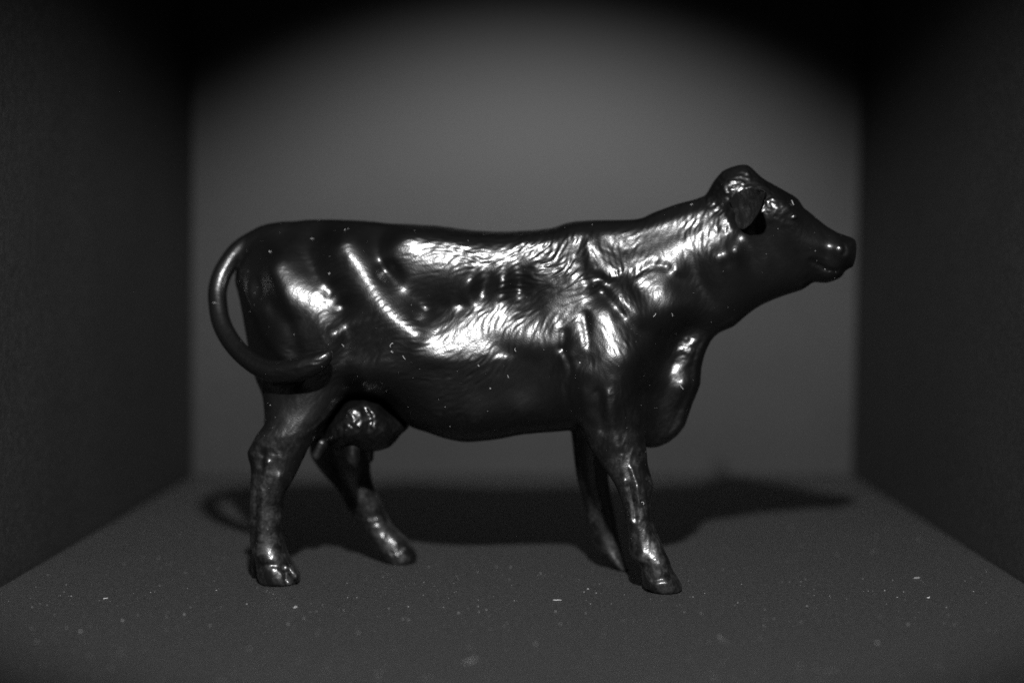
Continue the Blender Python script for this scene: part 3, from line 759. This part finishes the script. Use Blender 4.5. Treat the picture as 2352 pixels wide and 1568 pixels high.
FLECKS = [(281,1425),(382,1416),(423,1411),(698,1420),(662,1433),(85,1473),(185,1450),(365,1281),(331,1223),(572,1489),(729,1456),(823,1453),(346,1360),(497,1355),(482,1437),
 (985,1301),(1140,1302),(1240,1319),(1170,1330),(973,1337),(1098,1392),(1181,1379),(1276,1404),(1019,1394),(868,1547),(983,1558),(1230,1479),(1370,1507),(1488,1352),(1078,1486),
 (1816,1210),(2014,1232),(2036,1209),(2110,1240),(2063,1259),(1982,1329),(2061,1371),(1850,1330),(1703,1341),(1923,1273),(1854,1391),(1757,1399),(1777,1420),(2271,1446),(2289,1448),
 (2191,1434),(2265,1384),(1628,1474),(1660,1471),(2015,1476),(1901,1541),(2155,1530)]
LINT = [(243,1376,2.0,.8,'short curled white lint fibre on the floor near the left wall'),
 (679,1396,2.6,.35,'wavy white lint fibre on the floor just in front of the near hind hoof'),
 (1280,1380,2.2,.08,'straight white lint rod on the floor in front of the near fore hoof'),
 (1084,1518,5.5,.2,'blurred long pale fibre on the floor at the bottom centre of the photo'),
 (2106,1329,2.0,.5,'curved white lint fibre on the right of the floor, farther of two'),
 (2133,1374,2.0,.7,'hooked white lint fibre on the right of the floor, nearer of two')]
for i, (px, py, L, bend, lab) in enumerate(LINT):
    x, y = floor_at(px, py); V_, F_ = tube(squiggle(L * .8, bend, 50 + i), .085 if L < 4 else .05)
    tag(put('lint_fibre', V_, F_, (x, y, .22), (0, 0, rng.uniform(-.4, .4)), M_LINT), lab, 'lint fibre', 'lint fibres on the black floor')
# loose dust too fine to count
def crumbs(name, P, R, mat, seed):
    g = np.random.RandomState(seed); V_, F_ = [], []
    for p, r in zip(P, R):
        b0 = len(V_); s_ = g.uniform(.5, 1.4, (6, 1)) * r
        V_.extend(np.array(p) + np.array([(1, 0, 0), (-1, 0, 0), (0, 1, 0), (0, -1, 0), (0, 0, .7), (0, 0, -.7)]) * s_)
        for a in (0, 1):
            for b in (2, 3):
                for c in (4, 5): F_.append((b0 + a, b0 + b, b0 + c) if (a + b + c) % 2 else (b0 + b, b0 + a, b0 + c))
    o = put(name, V_, F_, (0, 0, 0), None, mat); tag(o, kind='stuff'); return o
n = 2600
fx = rng.uniform(XL + 2, XR - 2, n); fy = rng.uniform(-100, WALL_Y - 4, n)
cl = gblur(rng.randn(120, 160), 4); cl = bil(cl, -110, -110, 2.0, fx, fy); keep = cl > np.percentile(cl, 35)
fx, fy = fx[keep], fy[keep]
big = np.array([floor_at(*p) for p in FLECKS])
fr = np.concatenate([rng.gamma(2.0, .024, len(fx)) + .018, rng.uniform(.10, .22, len(big))])
fx = np.concatenate([fx, big[:, 0]]); fy = np.concatenate([fy, big[:, 1]])
tag(crumbs('floor_dust', np.stack([fx, fy, np.full(len(fx), .03)], 1), fr, M_DUST, 3), 'fine pale dust scattered over the black card floor', 'dust')
sel = np.where((nr[:, 1] < -.25) & (co[:, 2] > 8))[0]
sel = sel[rng.randint(0, len(sel), 300)]
tag(crumbs('cow_dust', co[sel] + nr[sel] * .02, rng.gamma(1.6, .016, len(sel)) + .012, M_LINT, 4), 'fine white dust specks sprinkled over the glossy black cow', 'dust')
# lint caught on the cow
vpx = CX + co[:, 0] * FPX / (D + co[:, 1]); vpy = CY + (H - co[:, 2]) * FPX / (D + co[:, 1])
CURLS = [(1090,608,1.6,.5),(894,791,1.5,.6),(896,809,1.0,.9),(927,826,1.1,.1),(1101,842,.8,.9),(1124,896,.9,1.2),(1179,806,.9,.3),(1170,869,.8,.2),(1328,830,.8,.9),(998,599,.7,1.3),
 (714,545,1.0,1.1),(791,524,1.0,.5),(618,574,1.0,.6),(752,625,1.0,.9),(489,692,.8,.3),(791,796,.8,.4),(1508,725,1.2,.8),(1548,725,1.0,.9),(1588,465,.7,.5),(1824,463,1.5,.5),(1480,1155,1.2,.6),(1567,892,1.6,.05)]
PLACE = ['on the middle of the flank','upper of two behind the ribs','lower of two behind the ribs','short straight one low on the flank','below the shining rib patch','ring-shaped one low on the belly side',
 'on the belly side behind the elbow','on the lower belly side','on the upper foreleg','ring in the bright upper flank patch','curl on top of the rump','on the back above the hip','beside the tail root','on the thigh below the hip','on the hanging tail','on the thigh near the tail tip',
 'left of two on the chest','right of two on the chest','on top of the neck','on the brow','on the front knee','straight line across the dewlap']
for i, ((px, py, L, bend), pl) in enumerate(zip(CURLS, PLACE)):
    d = (vpx - px) ** 2 + (vpy - py) ** 2; c_i = np.where(d < 30)[0]
    if not len(c_i): c_i = np.array([np.argmin(d)])
    v = c_i[np.argmin(co[c_i, 1])]
    nv = Vector(nr[v]); q_ = nv.to_track_quat('Z', 'Y')
    V_, F_ = tube(squiggle(L, bend, 90 + i, 8), .045)
    o = put('lint_curl', V_, F_, co[v] + nr[v] * .10, None, M_LINT); o.rotation_euler = (q_ @ Matrix.Rotation(rng.uniform(0, 6), 4, 'Z').to_quaternion()).to_euler()
    tag(o, 'tiny white lint stuck to the cow, ' + pl, 'lint fibre', 'lint fibres stuck to the cow')
